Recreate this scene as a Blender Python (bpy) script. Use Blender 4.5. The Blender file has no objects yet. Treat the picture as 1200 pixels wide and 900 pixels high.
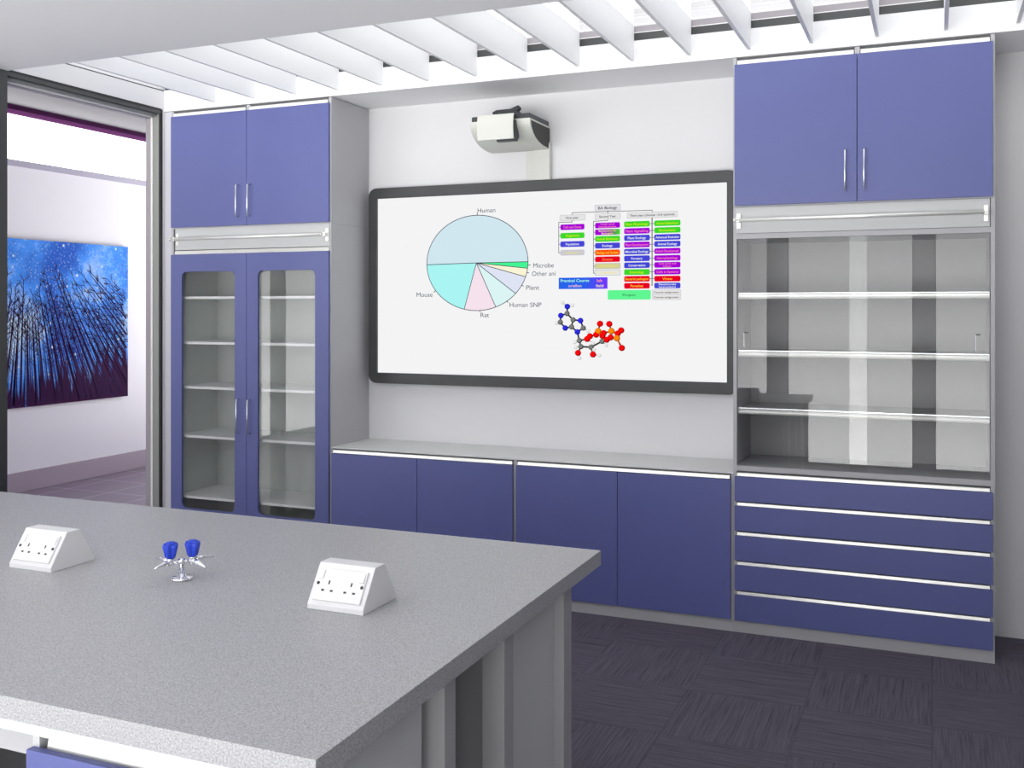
import bpy, bmesh, math, random
from mathutils import Vector, Matrix
random.seed(7)
S = bpy.context.scene
COL = S.collection
PI = math.pi

# ------------------------------------------------------------------ materials
def nt(name):
    m = bpy.data.materials.new(name); m.use_nodes = True
    n = m.node_tree; n.nodes.clear()
    out = n.nodes.new('ShaderNodeOutputMaterial')
    return m, n, out
def srgb(r, g, b):
    f = lambda c: (c/255/12.92) if c/255 <= .04045 else ((c/255+.055)/1.055)**2.4
    return (f(r), f(g), f(b))
def mat(name, col, rough=.5, metal=0., var=.0, vscale=3., spec=.5, coat=0.):
    m, n, out = nt(name)
    p = n.nodes.new('ShaderNodeBsdfPrincipled')
    p.inputs['Roughness'].default_value = rough
    p.inputs['Metallic'].default_value = metal
    p.inputs['Specular IOR Level'].default_value = spec
    p.inputs['Coat Weight'].default_value = coat
    if var > 0:
        tc = n.nodes.new('ShaderNodeTexCoord'); no = n.nodes.new('ShaderNodeTexNoise')
        no.inputs['Scale'].default_value = vscale; no.inputs['Detail'].default_value = 5
        n.links.new(tc.outputs['Object'], no.inputs['Vector'])
        r = n.nodes.new('ShaderNodeValToRGB')
        r.color_ramp.elements[0].position = .3; r.color_ramp.elements[1].position = .7
        r.color_ramp.elements[0].color = (*[c*(1-var) for c in col], 1)
        r.color_ramp.elements[1].color = (*[min(1, c*(1+var)) for c in col], 1)
        n.links.new(no.outputs['Fac'], r.inputs['Fac']); n.links.new(r.outputs['Color'], p.inputs['Base Color'])
    else:
        p.inputs['Base Color'].default_value = (*col, 1)
    n.links.new(p.outputs[0], out.inputs[0])
    return m
def emis(name, rgb, k=1.):
    m, n, out = nt(name)
    e = n.nodes.new('ShaderNodeEmission'); e.inputs[0].default_value = (*rgb, 1); e.inputs[1].default_value = k
    n.links.new(e.outputs[0], out.inputs[0]); return m
def glass(name, tint=(1, 1, 1), f0=.04):
    m, n, out = nt(name)
    lw = n.nodes.new('ShaderNodeLayerWeight'); lw.inputs[0].default_value = .5
    pw = n.nodes.new('ShaderNodeMath'); pw.operation = 'POWER'; pw.inputs[1].default_value = 5
    ma = n.nodes.new('ShaderNodeMath'); ma.operation = 'MULTIPLY_ADD'; ma.inputs[1].default_value = 1-f0; ma.inputs[2].default_value = f0
    n.links.new(lw.outputs['Facing'], pw.inputs[0]); n.links.new(pw.outputs[0], ma.inputs[0])
    t = n.nodes.new('ShaderNodeBsdfTransparent'); t.inputs[0].default_value = (*tint, 1)
    g = n.nodes.new('ShaderNodeBsdfGlossy'); g.inputs['Roughness'].default_value = 0.0
    mx = n.nodes.new('ShaderNodeMixShader')
    n.links.new(ma.outputs[0], mx.inputs[0]); n.links.new(t.outputs[0], mx.inputs[1]); n.links.new(g.outputs[0], mx.inputs[2])
    n.links.new(mx.outputs[0], out.inputs[0]); return m

M = {}
M['wall'] = mat('wall_paint', (.81, .81, .82), .7, var=.015, vscale=1.5)
M['ceil'] = mat('ceiling_paint', (.94, .94, .95), .7, var=.015, vscale=1.2)
M['white'] = mat('white_slat_paint', (.93, .94, .95), .5)
M['fascia'] = mat('white_fascia_paint', (.93, .93, .94), .5)
M['soffit'] = mat('soffit_paint', (.90, .90, .91), .6, var=.02, vscale=2)
M['dark'] = mat('dark_grey_metal', (.060, .062, .062), .4)
M['darker'] = mat('black_gasket', (.012, .012, .013), .5)
M['midgrey'] = mat('mid_grey_metal', (.30, .31, .29), .4)
M['lilac'] = mat('lilac_grey_metal', (.40, .37, .40), .5)
M['sealwhite'] = mat('white_seal', (.9, .9, .88), .4)
M['blue'] = mat('blue_laminate', (.120, .139, .365), .42, var=.03, vscale=2.2)
M['carcass'] = mat('grey_carcass_laminate', (.50, .50, .515), .5, var=.02, vscale=5)
M['panel'] = mat('pale_grey_panel', (.62, .63, .63), .5, var=.015, vscale=4)
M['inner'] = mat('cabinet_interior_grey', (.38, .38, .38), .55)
M['inner_left'] = mat('pale_interior_lining', (.57, .60, .57), .55)
M['alu'] = mat('white_aluminium', (.97, .97, .92), .28, metal=.4)
M['chrome'] = mat('chrome', (.86, .87, .90), .08, metal=1)
M['satin'] = mat('satin_steel', (.80, .81, .86), .25, metal=.85)
M['shelf'] = mat('white_shelf', (.90, .91, .90), .4)
M['glass'] = glass('cabinet_glass', (.985, .987, .985), .036)
M['wglass'] = glass('window_glass', (.99, .99, .99), .04)
M['recess'] = mat('shadow_gap_grey', (.16, .16, .17), .6)
M['bezel'] = mat('charcoal_bezel', (.052, .053, .055), .42, var=.1, vscale=6)
M['projwhite'] = mat('cream_plastic', (.72, .73, .67), .4)
M['projblack'] = mat('black_plastic', (.012, .012, .012), .5)
M['projgrey'] = mat('dark_grey_plastic', (.045, .05, .055), .4)
M['trunk'] = mat('cream_conduit', (.70, .70, .66), .5)
M['socket'] = mat('white_plastic', (.80, .80, .81), .4)
M['plate'] = mat('glossy_white_plate', (.84, .84, .85), .25)
M['hole'] = mat('dark_socket_hole', (.04, .04, .04), .6)
M['knob'] = mat('royal_blue_plastic', (.022, .065, .66), .35)
M['leg'] = mat('grey_bench_leg_metal', (.42, .42, .43), .4)
M['voidshade'] = mat('shaded_service_panel', (.32, .32, .325), .6)  # panel grey darkened to stand for the shade inside the void
M['filler'] = mat('pale_lilac_filler', (.66, .655, .70), .5)
M['wall_dim'] = mat('dimmed_wall_paint', (.36, .36, .37), .7)  # unseen right wall, made dark to cut bounced light
M['toplam'] = mat('light_grey_top_laminate', (.72, .725, .72), .45, var=.015, vscale=6)
M['base_lobby'] = mat('mauve_skirting', (.42, .35, .42), .4)
M['wall_lobby'] = mat('lavender_wall_paint', (.86, .845, .89), .7, var=.01, vscale=1)
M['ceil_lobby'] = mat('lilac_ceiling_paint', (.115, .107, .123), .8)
M['sill_lobby'] = mat('lilac_sill_paint', (.45, .43, .53), .6)
M['plum'] = mat('plum_head_shade_and_canvas', (.05, .015, .05), .8, spec=.0)  # shade above the lobby window put into colour; also the canvas sides

def benchmat():
    m, n, out = nt('speckled_grey_worktop')
    p = n.nodes.new('ShaderNodeBsdfPrincipled'); p.inputs['Roughness'].default_value = .42
    tc = n.nodes.new('ShaderNodeTexCoord')
    a = n.nodes.new('ShaderNodeTexNoise'); a.inputs['Scale'].default_value = 260; a.inputs['Detail'].default_value = 3
    b = n.nodes.new('ShaderNodeTexNoise'); b.inputs['Scale'].default_value = 620; b.inputs['Detail'].default_value = 2
    n.links.new(tc.outputs['Object'], a.inputs['Vector']); n.links.new(tc.outputs['Object'], b.inputs['Vector'])
    ad = n.nodes.new('ShaderNodeMath'); ad.operation = 'ADD'
    n.links.new(a.outputs['Fac'], ad.inputs[0]); n.links.new(b.outputs['Fac'], ad.inputs[1])
    mr = n.nodes.new('ShaderNodeMapRange'); mr.inputs[1].default_value = .7; mr.inputs[2].default_value = 1.3
    n.links.new(ad.outputs[0], mr.inputs[0])
    r = n.nodes.new('ShaderNodeValToRGB')
    r.color_ramp.elements[0].color = (.22, .22, .23, 1); r.color_ramp.elements[1].color = (.60, .60, .62, 1)
    n.links.new(mr.outputs[0], r.inputs[0]); n.links.new(r.outputs[0], p.inputs['Base Color'])
    n.links.new(p.outputs[0], out.inputs[0]); return m
M['bench'] = benchmat()

def carpet():
    m, n, out = nt('carpet_tiles')
    L = n.links.new
    def math_(op, a, b=None, c=None):
        q = n.nodes.new('ShaderNodeMath'); q.operation = op
        for i, v in enumerate((a, b, c)):
            if v is None: continue
            if isinstance(v, (int, float)): q.inputs[i].default_value = v
            else: L(v, q.inputs[i])
        return q.outputs[0]
    p = n.nodes.new('ShaderNodeBsdfPrincipled'); p.inputs['Roughness'].default_value = .95
    p.inputs['Specular IOR Level'].default_value = .15
    tc = n.nodes.new('ShaderNodeTexCoord'); sx = n.nodes.new('ShaderNodeSeparateXYZ'); L(tc.outputs['Object'], sx.inputs[0])
    X, Y = sx.outputs[0], math_('SUBTRACT', sx.outputs[1], 4.41)
    u = math_('DIVIDE', X, .5); v = math_('DIVIDE', Y, .5)
    fu = math_('FLOOR', u); fv = math_('FLOOR', v)
    par = math_('MODULO', math_('ABSOLUTE', math_('ADD', fu, fv)), 2.0)   # 1 = streaks along Y
    tid = math_('ADD', math_('MULTIPLY', fu, 7.3), math_('MULTIPLY', fv, 3.1))
    def streak(sxx, syy, det):
        c = n.nodes.new('ShaderNodeCombineXYZ')
        L(math_('MULTIPLY', X, sxx), c.inputs[0]); L(math_('MULTIPLY', Y, syy), c.inputs[1]); L(tid, c.inputs[2])
        o = n.nodes.new('ShaderNodeTexNoise'); o.inputs['Scale'].default_value = 1; o.inputs['Detail'].default_value = det
        o.inputs['Roughness'].default_value = .65
        L(c.outputs[0], o.inputs['Vector']); return o.outputs['Fac']
    mixf = n.nodes.new('ShaderNodeMix'); mixf.data_type = 'FLOAT'
    L(par, mixf.inputs[0]); L(streak(3.5, 120, 5), mixf.inputs[2]); L(streak(120, 3.5, 5), mixf.inputs[3])
    fine = n.nodes.new('ShaderNodeTexNoise'); fine.inputs['Scale'].default_value = 240; fine.inputs['Detail'].default_value = 3
    L(tc.outputs['Object'], fine.inputs['Vector'])
    s = math_('ADD', math_('MULTIPLY', mixf.outputs[0], .58), math_('MULTIPLY', fine.outputs['Fac'], .42))
    # tile seams
    du = math_('ABSOLUTE', math_('SUBTRACT', math_('FRACT', u), .5)); dv = math_('ABSOLUTE', math_('SUBTRACT', math_('FRACT', v), .5))
    seam = math_('GREATER_THAN', math_('MAXIMUM', du, dv), .494)
    r = n.nodes.new('ShaderNodeValToRGB')
    r.color_ramp.elements[0].position = .36; r.color_ramp.elements[1].position = .66
    r.color_ramp.elements[0].color = (.052, .046, .060, 1); r.color_ramp.elements[1].color = (.165, .150, .190, 1)
    e = r.color_ramp.elements.new(.46); e.color = (.112, .101, .130, 1)
    L(s, r.inputs[0])
    mc = n.nodes.new('ShaderNodeMix'); mc.data_type = 'RGBA'; mc.blend_type = 'MULTIPLY'
    L(math_('MULTIPLY', seam, .22), mc.inputs[0]); L(r.outputs[0], mc.inputs[6]); mc.inputs[7].default_value = (.2, .2, .2, 1)
    L(mc.outputs[2], p.inputs['Base Color'])
    bp = n.nodes.new('ShaderNodeBump'); bp.inputs['Strength'].default_value = .5; bp.inputs['Distance'].default_value = .004
    L(s, bp.inputs['Height']); L(bp.outputs[0], p.inputs['Normal'])
    L(p.outputs[0], out.inputs[0]); return m
M['carpet'] = carpet()

def tiles():
    m, n, out = nt('lilac_floor_tiles'); L = n.links.new
    p = n.nodes.new('ShaderNodeBsdfPrincipled'); p.inputs['Roughness'].default_value = .3
    tc = n.nodes.new('ShaderNodeTexCoord'); mp = n.nodes.new('ShaderNodeMapping'); mp.inputs['Location'].default_value = (7.46, -7.05, 0)
    L(tc.outputs['Object'], mp.inputs[0])
    b = n.nodes.new('ShaderNodeTexBrick'); b.offset = 0; b.squash = 1
    b.inputs['Scale'].default_value = 1; b.inputs['Brick Width'].default_value = .5; b.inputs['Row Height'].default_value = .5
    b.inputs['Mortar Size'].default_value = .007; b.inputs['Mortar Smooth'].default_value = .1
    b.inputs['Color1'].default_value = (.25, .195, .265, 1); b.inputs['Color2'].default_value = (.27, .21, .285, 1); b.inputs['Mortar'].default_value = (.60, .50, .62, 1)
    L(mp.outputs[0], b.inputs['Vector']); L(b.outputs['Color'], p.inputs['Base Color']); L(p.outputs[0], out.inputs[0]); return m
M['tiles'] = tiles()

# ------------------------------------------------------------------ mesh builder
class MB:
    def __init__(s): s.bold = 0; s.bm = bmesh.new(); s.mats = []; s.cur = 0
    def use(s, m):
        if isinstance(m, str): m = M[m]
        if m not in s.mats: s.mats.append(m)
        s.cur = s.mats.index(m); return s
    def _f(s, vs, smooth=False):
        try: f = s.bm.faces.new(vs)
        except ValueError: return None
        f.material_index = s.cur; f.smooth = smooth; return f
    def box(s, x0, x1, y0, y1, z0, z1):
        v = [s.bm.verts.new(c) for c in ((x0,y0,z0),(x1,y0,z0),(x1,y1,z0),(x0,y1,z0),(x0,y0,z1),(x1,y0,z1),(x1,y1,z1),(x0,y1,z1))]
        for q in ((0,3,2,1),(4,5,6,7),(0,1,5,4),(1,2,6,5),(2,3,7,6),(3,0,4,7)): s._f([v[i] for i in q])
        return s
    def quad(s, *pts): s._f([s.bm.verts.new(p) for p in pts]); return s
    def poly(s, pts): return s.quad(*pts)
    def prism(s, pts, axis, a, b, smooth=False):
        # pts: 2D outline; axis 'x': (y,z), 'y': (x,z), 'z': (x,y)
        def mk(p, t):
            return {'x': (t, p[0], p[1]), 'y': (p[0], t, p[1]), 'z': (p[0], p[1], t)}[axis]
        A = [s.bm.verts.new(mk(p, a)) for p in pts]; B = [s.bm.verts.new(mk(p, b)) for p in pts]
        fs = [s._f(A), s._f(B[::-1])]
        n = len(pts)
        for i in range(n): fs.append(s._f([A[i], B[i], B[(i+1) % n], A[(i+1) % n]], smooth))
        bmesh.ops.recalc_face_normals(s.bm, faces=[f for f in fs if f]); return s
    def tube(s, pts, r, seg=12, caps=True, radii=None):
        pts = [Vector(p) for p in pts]; rings = []; prev = None
        for i, p in enumerate(pts):
            if i == 0: d = pts[1]-pts[0]
            elif i == len(pts)-1: d = pts[-1]-pts[-2]
            else: d = (pts[i+1]-p).normalized()+(p-pts[i-1]).normalized()
            d.normalize()
            up = Vector((0, 0, 1)) if abs(d.z) < .95 else Vector((0, 1, 0))
            a = d.cross(up).normalized() if prev is None else (prev-d*prev.dot(d)).normalized()
            prev = a; b = d.cross(a).normalized()
            rr = radii[i] if radii else r
            rings.append([s.bm.verts.new(p+a*math.cos(2*PI*k/seg)*rr+b*math.sin(2*PI*k/seg)*rr) for k in range(seg)])
        fs = []
        for i in range(len(rings)-1):
            for k in range(seg): fs.append(s._f([rings[i][k], rings[i][(k+1) % seg], rings[i+1][(k+1) % seg], rings[i+1][k]], True))
        if caps: fs += [s._f(rings[0][::-1]), s._f(rings[-1])]
        bmesh.ops.recalc_face_normals(s.bm, faces=[f for f in fs if f]); return s
    def lathe(s, prof, cx, cy, seg=32, lobe=0, lobes=6, ph=0):
        rings = []
        for (r, z, *k) in prof:
            w = k[0] if k else 1
            rings.append([s.bm.verts.new((cx+r*(1+lobe*w*math.cos(lobes*(2*PI*i/seg)+ph))*math.cos(2*PI*i/seg), cy+r*(1+lobe*w*math.cos(lobes*(2*PI*i/seg)+ph))*math.sin(2*PI*i/seg), z)) for i in range(seg)])
        fs = []
        for j in range(len(rings)-1):
            for i in range(seg): fs.append(s._f([rings[j][i], rings[j][(i+1) % seg], rings[j+1][(i+1) % seg], rings[j+1][i]], True))
        fs += [s._f(rings[0][::-1]), s._f(rings[-1])]
        bmesh.ops.recalc_face_normals(s.bm, faces=[f for f in fs if f]); return s
    def plate_hole(s, outer, inner, y0, y1):
        """flat plate in the XZ plane with a hole, thickness y0..y1"""
        t = bmesh.new(); es = []
        for loop in (outer, inner):
            vs = [t.verts.new((p[0], y0, p[1])) for p in loop]
            for i in range(len(vs)): es.append(t.edges.new((vs[i], vs[(i+1) % len(vs)])))
        bmesh.ops.triangle_fill(t, use_beauty=True, use_dissolve=False, edges=es)
        r = bmesh.ops.extrude_face_region(t, geom=list(t.faces))
        bmesh.ops.translate(t, vec=(0, y1-y0, 0), verts=[g for g in r['geom'] if isinstance(g, bmesh.types.BMVert)])
        bmesh.ops.recalc_face_normals(t, faces=list(t.faces))
        mp = {v: s.bm.verts.new(v.co) for v in t.verts}
        for f in t.faces: s._f([mp[v] for v in f.verts])
        t.free(); return s
    def text(s, body, x0, x1, zc, h, y, fitw=True):
        """lettering on the XZ plane facing -Y, centred on x0..x1 and zc, cap height h"""
        c = bpy.data.curves.new('lettering', 'FONT'); c.body = body; c.size = 1; c.offset = s.bold
        o = bpy.data.objects.new('lettering', c); COL.objects.link(o)
        dg = bpy.context.evaluated_depsgraph_get()
        me = bpy.data.meshes.new_from_object(o.evaluated_get(dg)); bpy.data.objects.remove(o)
        if not me.vertices: return s
        xs = [v.co.x for v in me.vertices]; w0, w1 = min(xs), max(xs)
        sz = h/.72; sx = (x1-x0)/(w1-w0) if fitw else sz
        mid = (x0+x1)/2
        vs = [s.bm.verts.new((mid+(v.co.x-(w0+w1)/2)*sx, y, zc+(v.co.y-.36)*sz)) for v in me.vertices]
        for p in me.polygons: s._f([vs[i] for i in p.vertices])
        bpy.data.meshes.remove(me); return s
    def build(s, name, parent=None, bevel=0, m=None, seg=2):
        if not s.mats: s.use(m or 'white')
        off = Vector((0, 0, 0)); q = parent
        while q is not None: off += Vector(q.location); q = q.parent
        if off.length > 0: bmesh.ops.translate(s.bm, vec=-off, verts=list(s.bm.verts))
        me = bpy.data.meshes.new(name); s.bm.to_mesh(me); s.bm.free()
        for mm in s.mats: me.materials.append(mm)
        o = bpy.data.objects.new(name, me); COL.objects.link(o)
        if parent: o.parent = parent
        if bevel:
            b = o.modifiers.new('bevel', 'BEVEL'); b.width = bevel; b.segments = seg; b.limit_method = 'ANGLE'; b.angle_limit = math.radians(40)
        return o
def mb(m): return MB().use(m)
def box(name, m, parent, x0, x1, y0, y1, z0, z1, bevel=0):
    return mb(m).box(x0, x1, y0, y1, z0, z1).build(name, parent, bevel)
def struct(o): o['kind'] = 'structure'; return o
def tag(o, label, cat, group=None):
    o['label'] = label; o['category'] = cat
    if group: o['group'] = group
    return o
def thing(name, label, cat, loc, group=None):
    o = bpy.data.objects.new(name, None); COL.objects.link(o); o.location = loc; o.empty_display_size = .1
    return tag(o, label, cat, group)
def rrect(x0, x1, z0, z1, r, n=8, corners=(1, 1, 1, 1)):
    """rounded rectangle outline, corners in order (x0z0, x1z0, x1z1, x0z1)"""
    pts = []
    for k, (cx, cz, a0) in enumerate(((x0, z0, PI), (x1, z0, 1.5*PI), (x1, z1, 0), (x0, z1, .5*PI))):
        if not corners[k]: pts.append((cx, cz)); continue
        ox = cx+r if k in (0, 3) else cx-r; oz = cz+r if k in (0, 1) else cz-r
        for i in range(n+1):
            a = a0+.5*PI*i/n; pts.append((ox+r*math.cos(a), oz+r*math.sin(a)))
    return pts
def copy_tree(o, parent=None):
    c = o.copy(); COL.objects.link(c); c.parent = parent
    for ch in list(o.children): copy_tree(ch, c)
    return c

# ------------------------------------------------------------------ camera
TH = math.atan(492/1174)
H = 1.7
cam = bpy.data.cameras.new('camera'); co = bpy.data.objects.new('camera', cam); COL.objects.link(co)
co.location = (0, 0, H); co.rotation_euler = (PI/2, 0, TH)
cam.sensor_width = 36; cam.lens = 36*1174/1200; cam.shift_y = -(450-360)/1200; cam.clip_start = .02; cam.clip_end = 200
S.camera = co

# ------------------------------------------------------------------ dimensions
YF = 5.293      # front of the tall cabinets
YB = 5.745      # back wall
XW = -4.749     # left wall
XR = 3.8        # right wall
YW = -.60      # window wall behind the camera
ZC = 3.016      # ceiling
YC = 4.057      # edge of the ceiling slab = start of the skylight
XL = -7.733     # far wall of the lobby
ZT = 3.232      # top of slats / skylight kerb

# ------------------------------------------------------------------ room shell
struct(box('floor', 'carpet', None, XW, XR, YW-.2, YB, -.1, 0))
struct(box('floor_lobby', 'tiles', None, XL-.2, XW, -1.4, 9.8, -.1, -.001))
struct(box('wall_back', 'wall', None, XW-.3, XR+.2, YB, YB+.2, -.1, 3.5))
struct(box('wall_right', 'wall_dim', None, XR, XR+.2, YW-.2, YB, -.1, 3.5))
struct(box('ceiling', 'ceil', None, XW-.2, XR, YW-.2, YC, ZC, ZT+.02))
XS = 1.2
struct(box('ceiling_right', 'ceil', None, XS, XR, YC, YB, ZC, ZT+.02))
# bulkhead above the cabinets: soffit + bright fascia
o = mb('soffit').box(XW, XS, YF+.012, YB, 3.009, 3.152).build('ceiling_bulkhead'); struct(o)
struct(box('trim_1', 'fascia', None, XW+.001, XS, YF, YF+.012, 3.009, 3.152))
# skylight kerb behind the fascia: dark frame, white seal, lilac head
o = mb('dark').box(XW, XS, YF+.012, YF+.06, 3.152, 3.196).use('sealwhite').box(XW, XS, YF+.012, YF+.06, 3.196, 3.201).use('lilac').box(XW, XS, YF+.012, YF+.06, 3.201, 3.234).build('window_1'); struct(o)
g = mb('wglass').box(XW-.1, XS, YC-.02, YF+.1, 3.24, 3.248).build('glass', o)
# left wall pieces: header over the opening, post, solid wall
struct(mb('wall').box(XW-.115, XW, YC-.13, YF+.3, 3.026, 3.146).build('wall_left'))
struct(mb('darker').box(XW-.2, XW-.002, YC-.1, YF+.2, 3.146, 3.153).use('white').box(XW-.2, XW-.008, YC-.1, YF+.2, 3.153, 3.24).build('trim_2'))
struct(mb('wall').box(XW-.115, XW, 5.28, YB, 0, 3.026).box(XW-.115, XW, YW-.2, 1.0, 0, ZC).box(XW-.115, XW, 1.0, 3.93, 2.99, ZC).build('wall_left_side'))
# door frame of the opening: stepped jamb at the far end, stepped header, near post
df = MB()
df.use('darker').box(XW-.012, XW+.001, 5.262, 5.28, 0, 3.02)
df.use('midgrey').box(XW-.062, XW-.012, 5.258, 5.28, 0, 2.99)
df.use('sealwhite').box(XW-.077, XW-.062, 5.253, 5.28, 0, 2.988)
df.use('lilac').box(XW-.115, XW-.077, 5.250, 5.28, 0, 2.986)
df.use('darker').box(XW-.02, XW+.001, 4.055, 5.262, 3.012, 3.026)
df.use('dark').box(XW-.03, XW, 4.055, 5.262, 2.990, 3.012)
df.use('midgrey').box(XW-.062, XW-.03, 4.055, 5.262, 2.976, 3.026)
df.use('sealwhite').box(XW-.077, XW-.062, 4.055, 5.262, 2.968, 3.026)
df.use('lilac').box(XW-.115, XW-.077, 4.055, 5.262, 2.963, 3.026)
df.use('dark').box(XW-.055, XW+.006, 4.002, 4.055, 0, 3.018).box(XW-.055, XW+.006, 3.93, 3.990, 0, 3.018).use('lilac').box(XW-.05, XW, 3.990, 4.002, 0, 3.018)
struct(df.build('door_1'))
f = struct(mb('dark').box(XW-.09, XW-.02, 1.0, 1.06, 0, 2.99).box(XW-.09, XW-.02, 1.06, 3.93, 2.93, 2.99).box(XW-.09, XW-.02, 1.06, 3.93, 0, .05).build('door_2'))
mb('wglass').box(XW-.058, XW-.052, 1.06, 3.93, .05, 2.93).build('glass', f)
# filler between door frame and tall cabinet
# window wall behind the camera
PX = [(XW-.24, XW+.05), (-3.13, -2.91), (-1.665, -1.460), (-.176, .028), (.64, XR)]
wf = mb('wall')
for a, b in PX: wf.box(a, b, YW-.2, YW, 0, ZC)
struct(wf.build('wall_front'))
for k in range(4):
    x0, x1 = PX[k][1], PX[k+1][0]
    f = mb('dark').plate_hole([(x0, 0), (x1, 0), (x1, ZC), (x0, ZC)], [(x0+.012, .015), (x1-.012, .015), (x1-.012, ZC-.03), (x0+.012, ZC-.03)], YW-.12, YW-.06)
    f = struct(f.build('window_%d' % (k+2)))
    mb('wglass').box(x0+.012, x1-.012, YW-.093, YW-.087, .015, ZC-.03).build('glass', f)

# lobby
struct(mb('wall_lobby').box(XL-.2, XL, .45, 9.8, 0, 3.0).box(XL-.2, XL, -1.4, 9.8, 3.53, 3.7).build('wall_lobby'))
struct(box('wall_lobby_inner', 'wall_lobby', None, XW-.14, XW-.116, 5.28, 9.8, 0, 3.6))
struct(mb('wall_lobby').box(XW-.14, XW-.116, -1.4, 5.28, 3.03, 3.6).box(XW-.14, XW-.116, -1.4, 1.0, 0, 3.03).build('wall_lobby_header'))
struct(box('ceiling_lobby', 'ceil_lobby', None, XL-.2, XW-.12, -1.4, 9.8, 3.55, 3.7))
struct(mb('base_lobby').box(XL, XL+.012, .45, 9.6, 0, .185).build('baseboard_lobby', None, .002))
o = struct(mb('sill_lobby').box(XL-.2, XL+.015, -1.4, 9.6, 2.989, 3.047).use('plum').box(XL-.2, XL+.004, -1.4, 9.6, 3.507, 3.55).build('window_6'))  # plum strip paints the shade at the window head
mb('wglass').box(XL-.12, XL-.112, -1.4, 9.6, 3.047, 3.507).build('glass', o)
f = struct(mb('dark').box(XL-.12, XL-.05, -1.3, -1.24, 0, 2.99).box(XL-.12, XL-.05, .39, .45, 0, 2.99).box(XL-.12, XL-.05, -1.24, .39, 0, .06).build('window_9'))
mb('wglass').box(XL-.09, XL-.084, -1.24, .39, .06, 2.989).build('glass', f)
# unseen end windows added to brighten the lobby
for k, (yy, nm) in enumerate(((9.7, 'window_7'), (-1.3, 'window_8'))):
    f = mb('dark').plate_hole([(XL, 0), (XW-.14, 0), (XW-.14, 3.55), (XL, 3.55)], [(XL+.35, .1), (XW-.45, .1), (XW-.45, 3.45), (XL+.35, 3.45)], yy-.04, yy+.04)
    f = struct(f.build(nm)); mb('wglass').box(XL+.35, XW-.45, yy-.004, yy+.004, .1, 3.45).build('glass', f)

# ------------------------------------------------------------------ slats
ORD = ['first', 'second', 'third', 'fourth', 'fifth', 'sixth', 'seventh', 'eighth', 'ninth', 'tenth', 'eleventh', 'twelfth', 'thirteenth', 'fourteenth', 'fifteenth', 'sixteenth']
for i in range(16):
    x = -4.329+.3137*i
    o = mb('white').box(x-.009, x+.009, YC+.001, YF+.002, 3.042, ZT).build('slat')
    if i: o.data = slat0
    else: slat0 = o.data
    if i:
        o.location = (.3137*i, 0, 0)
    where = 'leftmost of all, nearest the doorway' if i == 0 else ('rightmost of all, at the right edge of the photo' if i == 15 else ORD[i]+' counted from the left')
    tag(o, 'white slat hung below the skylight, '+where, 'slat', 'white slats under the skylight')

# ------------------------------------------------------------------ cabinet pieces
def strip(parent, x0, x1, z0, z1, yf=YF-.010):
    """bright finger pull profile with a dark slot behind it"""
    s = mb('alu')
    h = z1-z0; pts = [(yf, z0-.002), (yf+.25*h, z1), (yf+.026, z1), (yf+.026, z0-.002)]
    s.prism(pts, 'x', x0, x1)
    return s.build('finger_pull', parent, .001)
def handle(parent, x, z0, z1, yf):
    r = .0048
    p = [(x, yf, z0), (x, yf-.02, z0), (x, yf-.028, z0+.008), (x, yf-.028, z1-.008), (x, yf-.02, z1), (x, yf, z1)]
    return mb('satin').tube(p, r, 10).build('handle', parent)
def rail(parent, x0, x1, z, bx0, bx1, zb0, zb1):
    r = mb('alu').tube([(x0, YF-.040, z), (x0+.012, YF-.040, z)], .0115, 14)
    r.tube([(x0+.012, YF-.040, z), (x1-.012, YF-.040, z)], .0095, 14).tube([(x1-.012, YF-.040, z), (x1, YF-.040, z)], .010, 14)
    r = r.build('rail', parent)
    for b in (bx0, bx1):
        k = mb('alu').box(b-.010, b+.010, YF-.012, YF+.004, zb0, zb1).box(b-.009, b+.009, YF-.048, YF-.012, z-.012, z+.012)
        k.build('bracket', r, .0015)
DY0, DY1 = YF-.018, YF-.001

def overhead(name, label, x0, x1, xs, hx, zb, zt, yb, group, fillx=None):
    t = thing(name, label, 'cabinet', ((x0+x1)/2, (YF+yb)/2, zb), group)
    c = mb('carcass')
    c.box(x0, x0+.018, YF, yb, zb, zt).box(x1-.018, x1, YF, yb, zb, zt).box(x0+.018, x1-.018, YF, yb, zb, zb+.018)
    c.box(x0+.018, x1-.018, YF+.03, yb, zt-.018, zt).box(x0+.018, x1-.018, yb-.008, yb, zb+.018, zt-.018)
    c.box(xs-.012, xs+.012, YF, YF+.03, 2.95, zt-.0)
    c.build('carcass', t)
    mb('recess').box(x0+.018, xs-.012, YF+.020, YF+.024, 2.962, zt-.001).box(xs+.012, x1-.018, YF+.020, YF+.024, 2.962, zt-.001).build('shadow_gap', t)
    strip(t, x0+.022, xs-.016, 2.970, 2.989); strip(t, xs+.016, x1-.022, 2.970, 2.989)
    for k, (a, b) in enumerate(((x0+.009, xs-.0015), (xs+.0015, x1-.009))):
        d = box('door', 'blue', t, a, b, DY0, DY1, 2.229, 2.966, .0012)
        handle(d, hx[k], 2.285, 2.487, DY0)
    return t
ZO = 2.222   # underside of the overhead cabinets
T1 = overhead('overhead_cabinet', 'blue two-door overhead cupboard on top of the tall glazed cabinet by the doorway', -4.684, -3.432, -4.060, (-4.124, -4.034), ZO, 3.004, YB-.004, 'overhead cupboards')
T2 = overhead('overhead_cabinet', 'blue two-door overhead cupboard above the glass-fronted shelving right of the screen', -.960, .277, -.3445, (-.400, -.310), ZO, 3.004, YB-.004, 'overhead cupboards')

# filler panel left of the tall cabinet
struct(box('trim_3', 'filler', None, XW+.002, -4.686, YF+.004, YF+.022, 0, 3.006))

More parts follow.
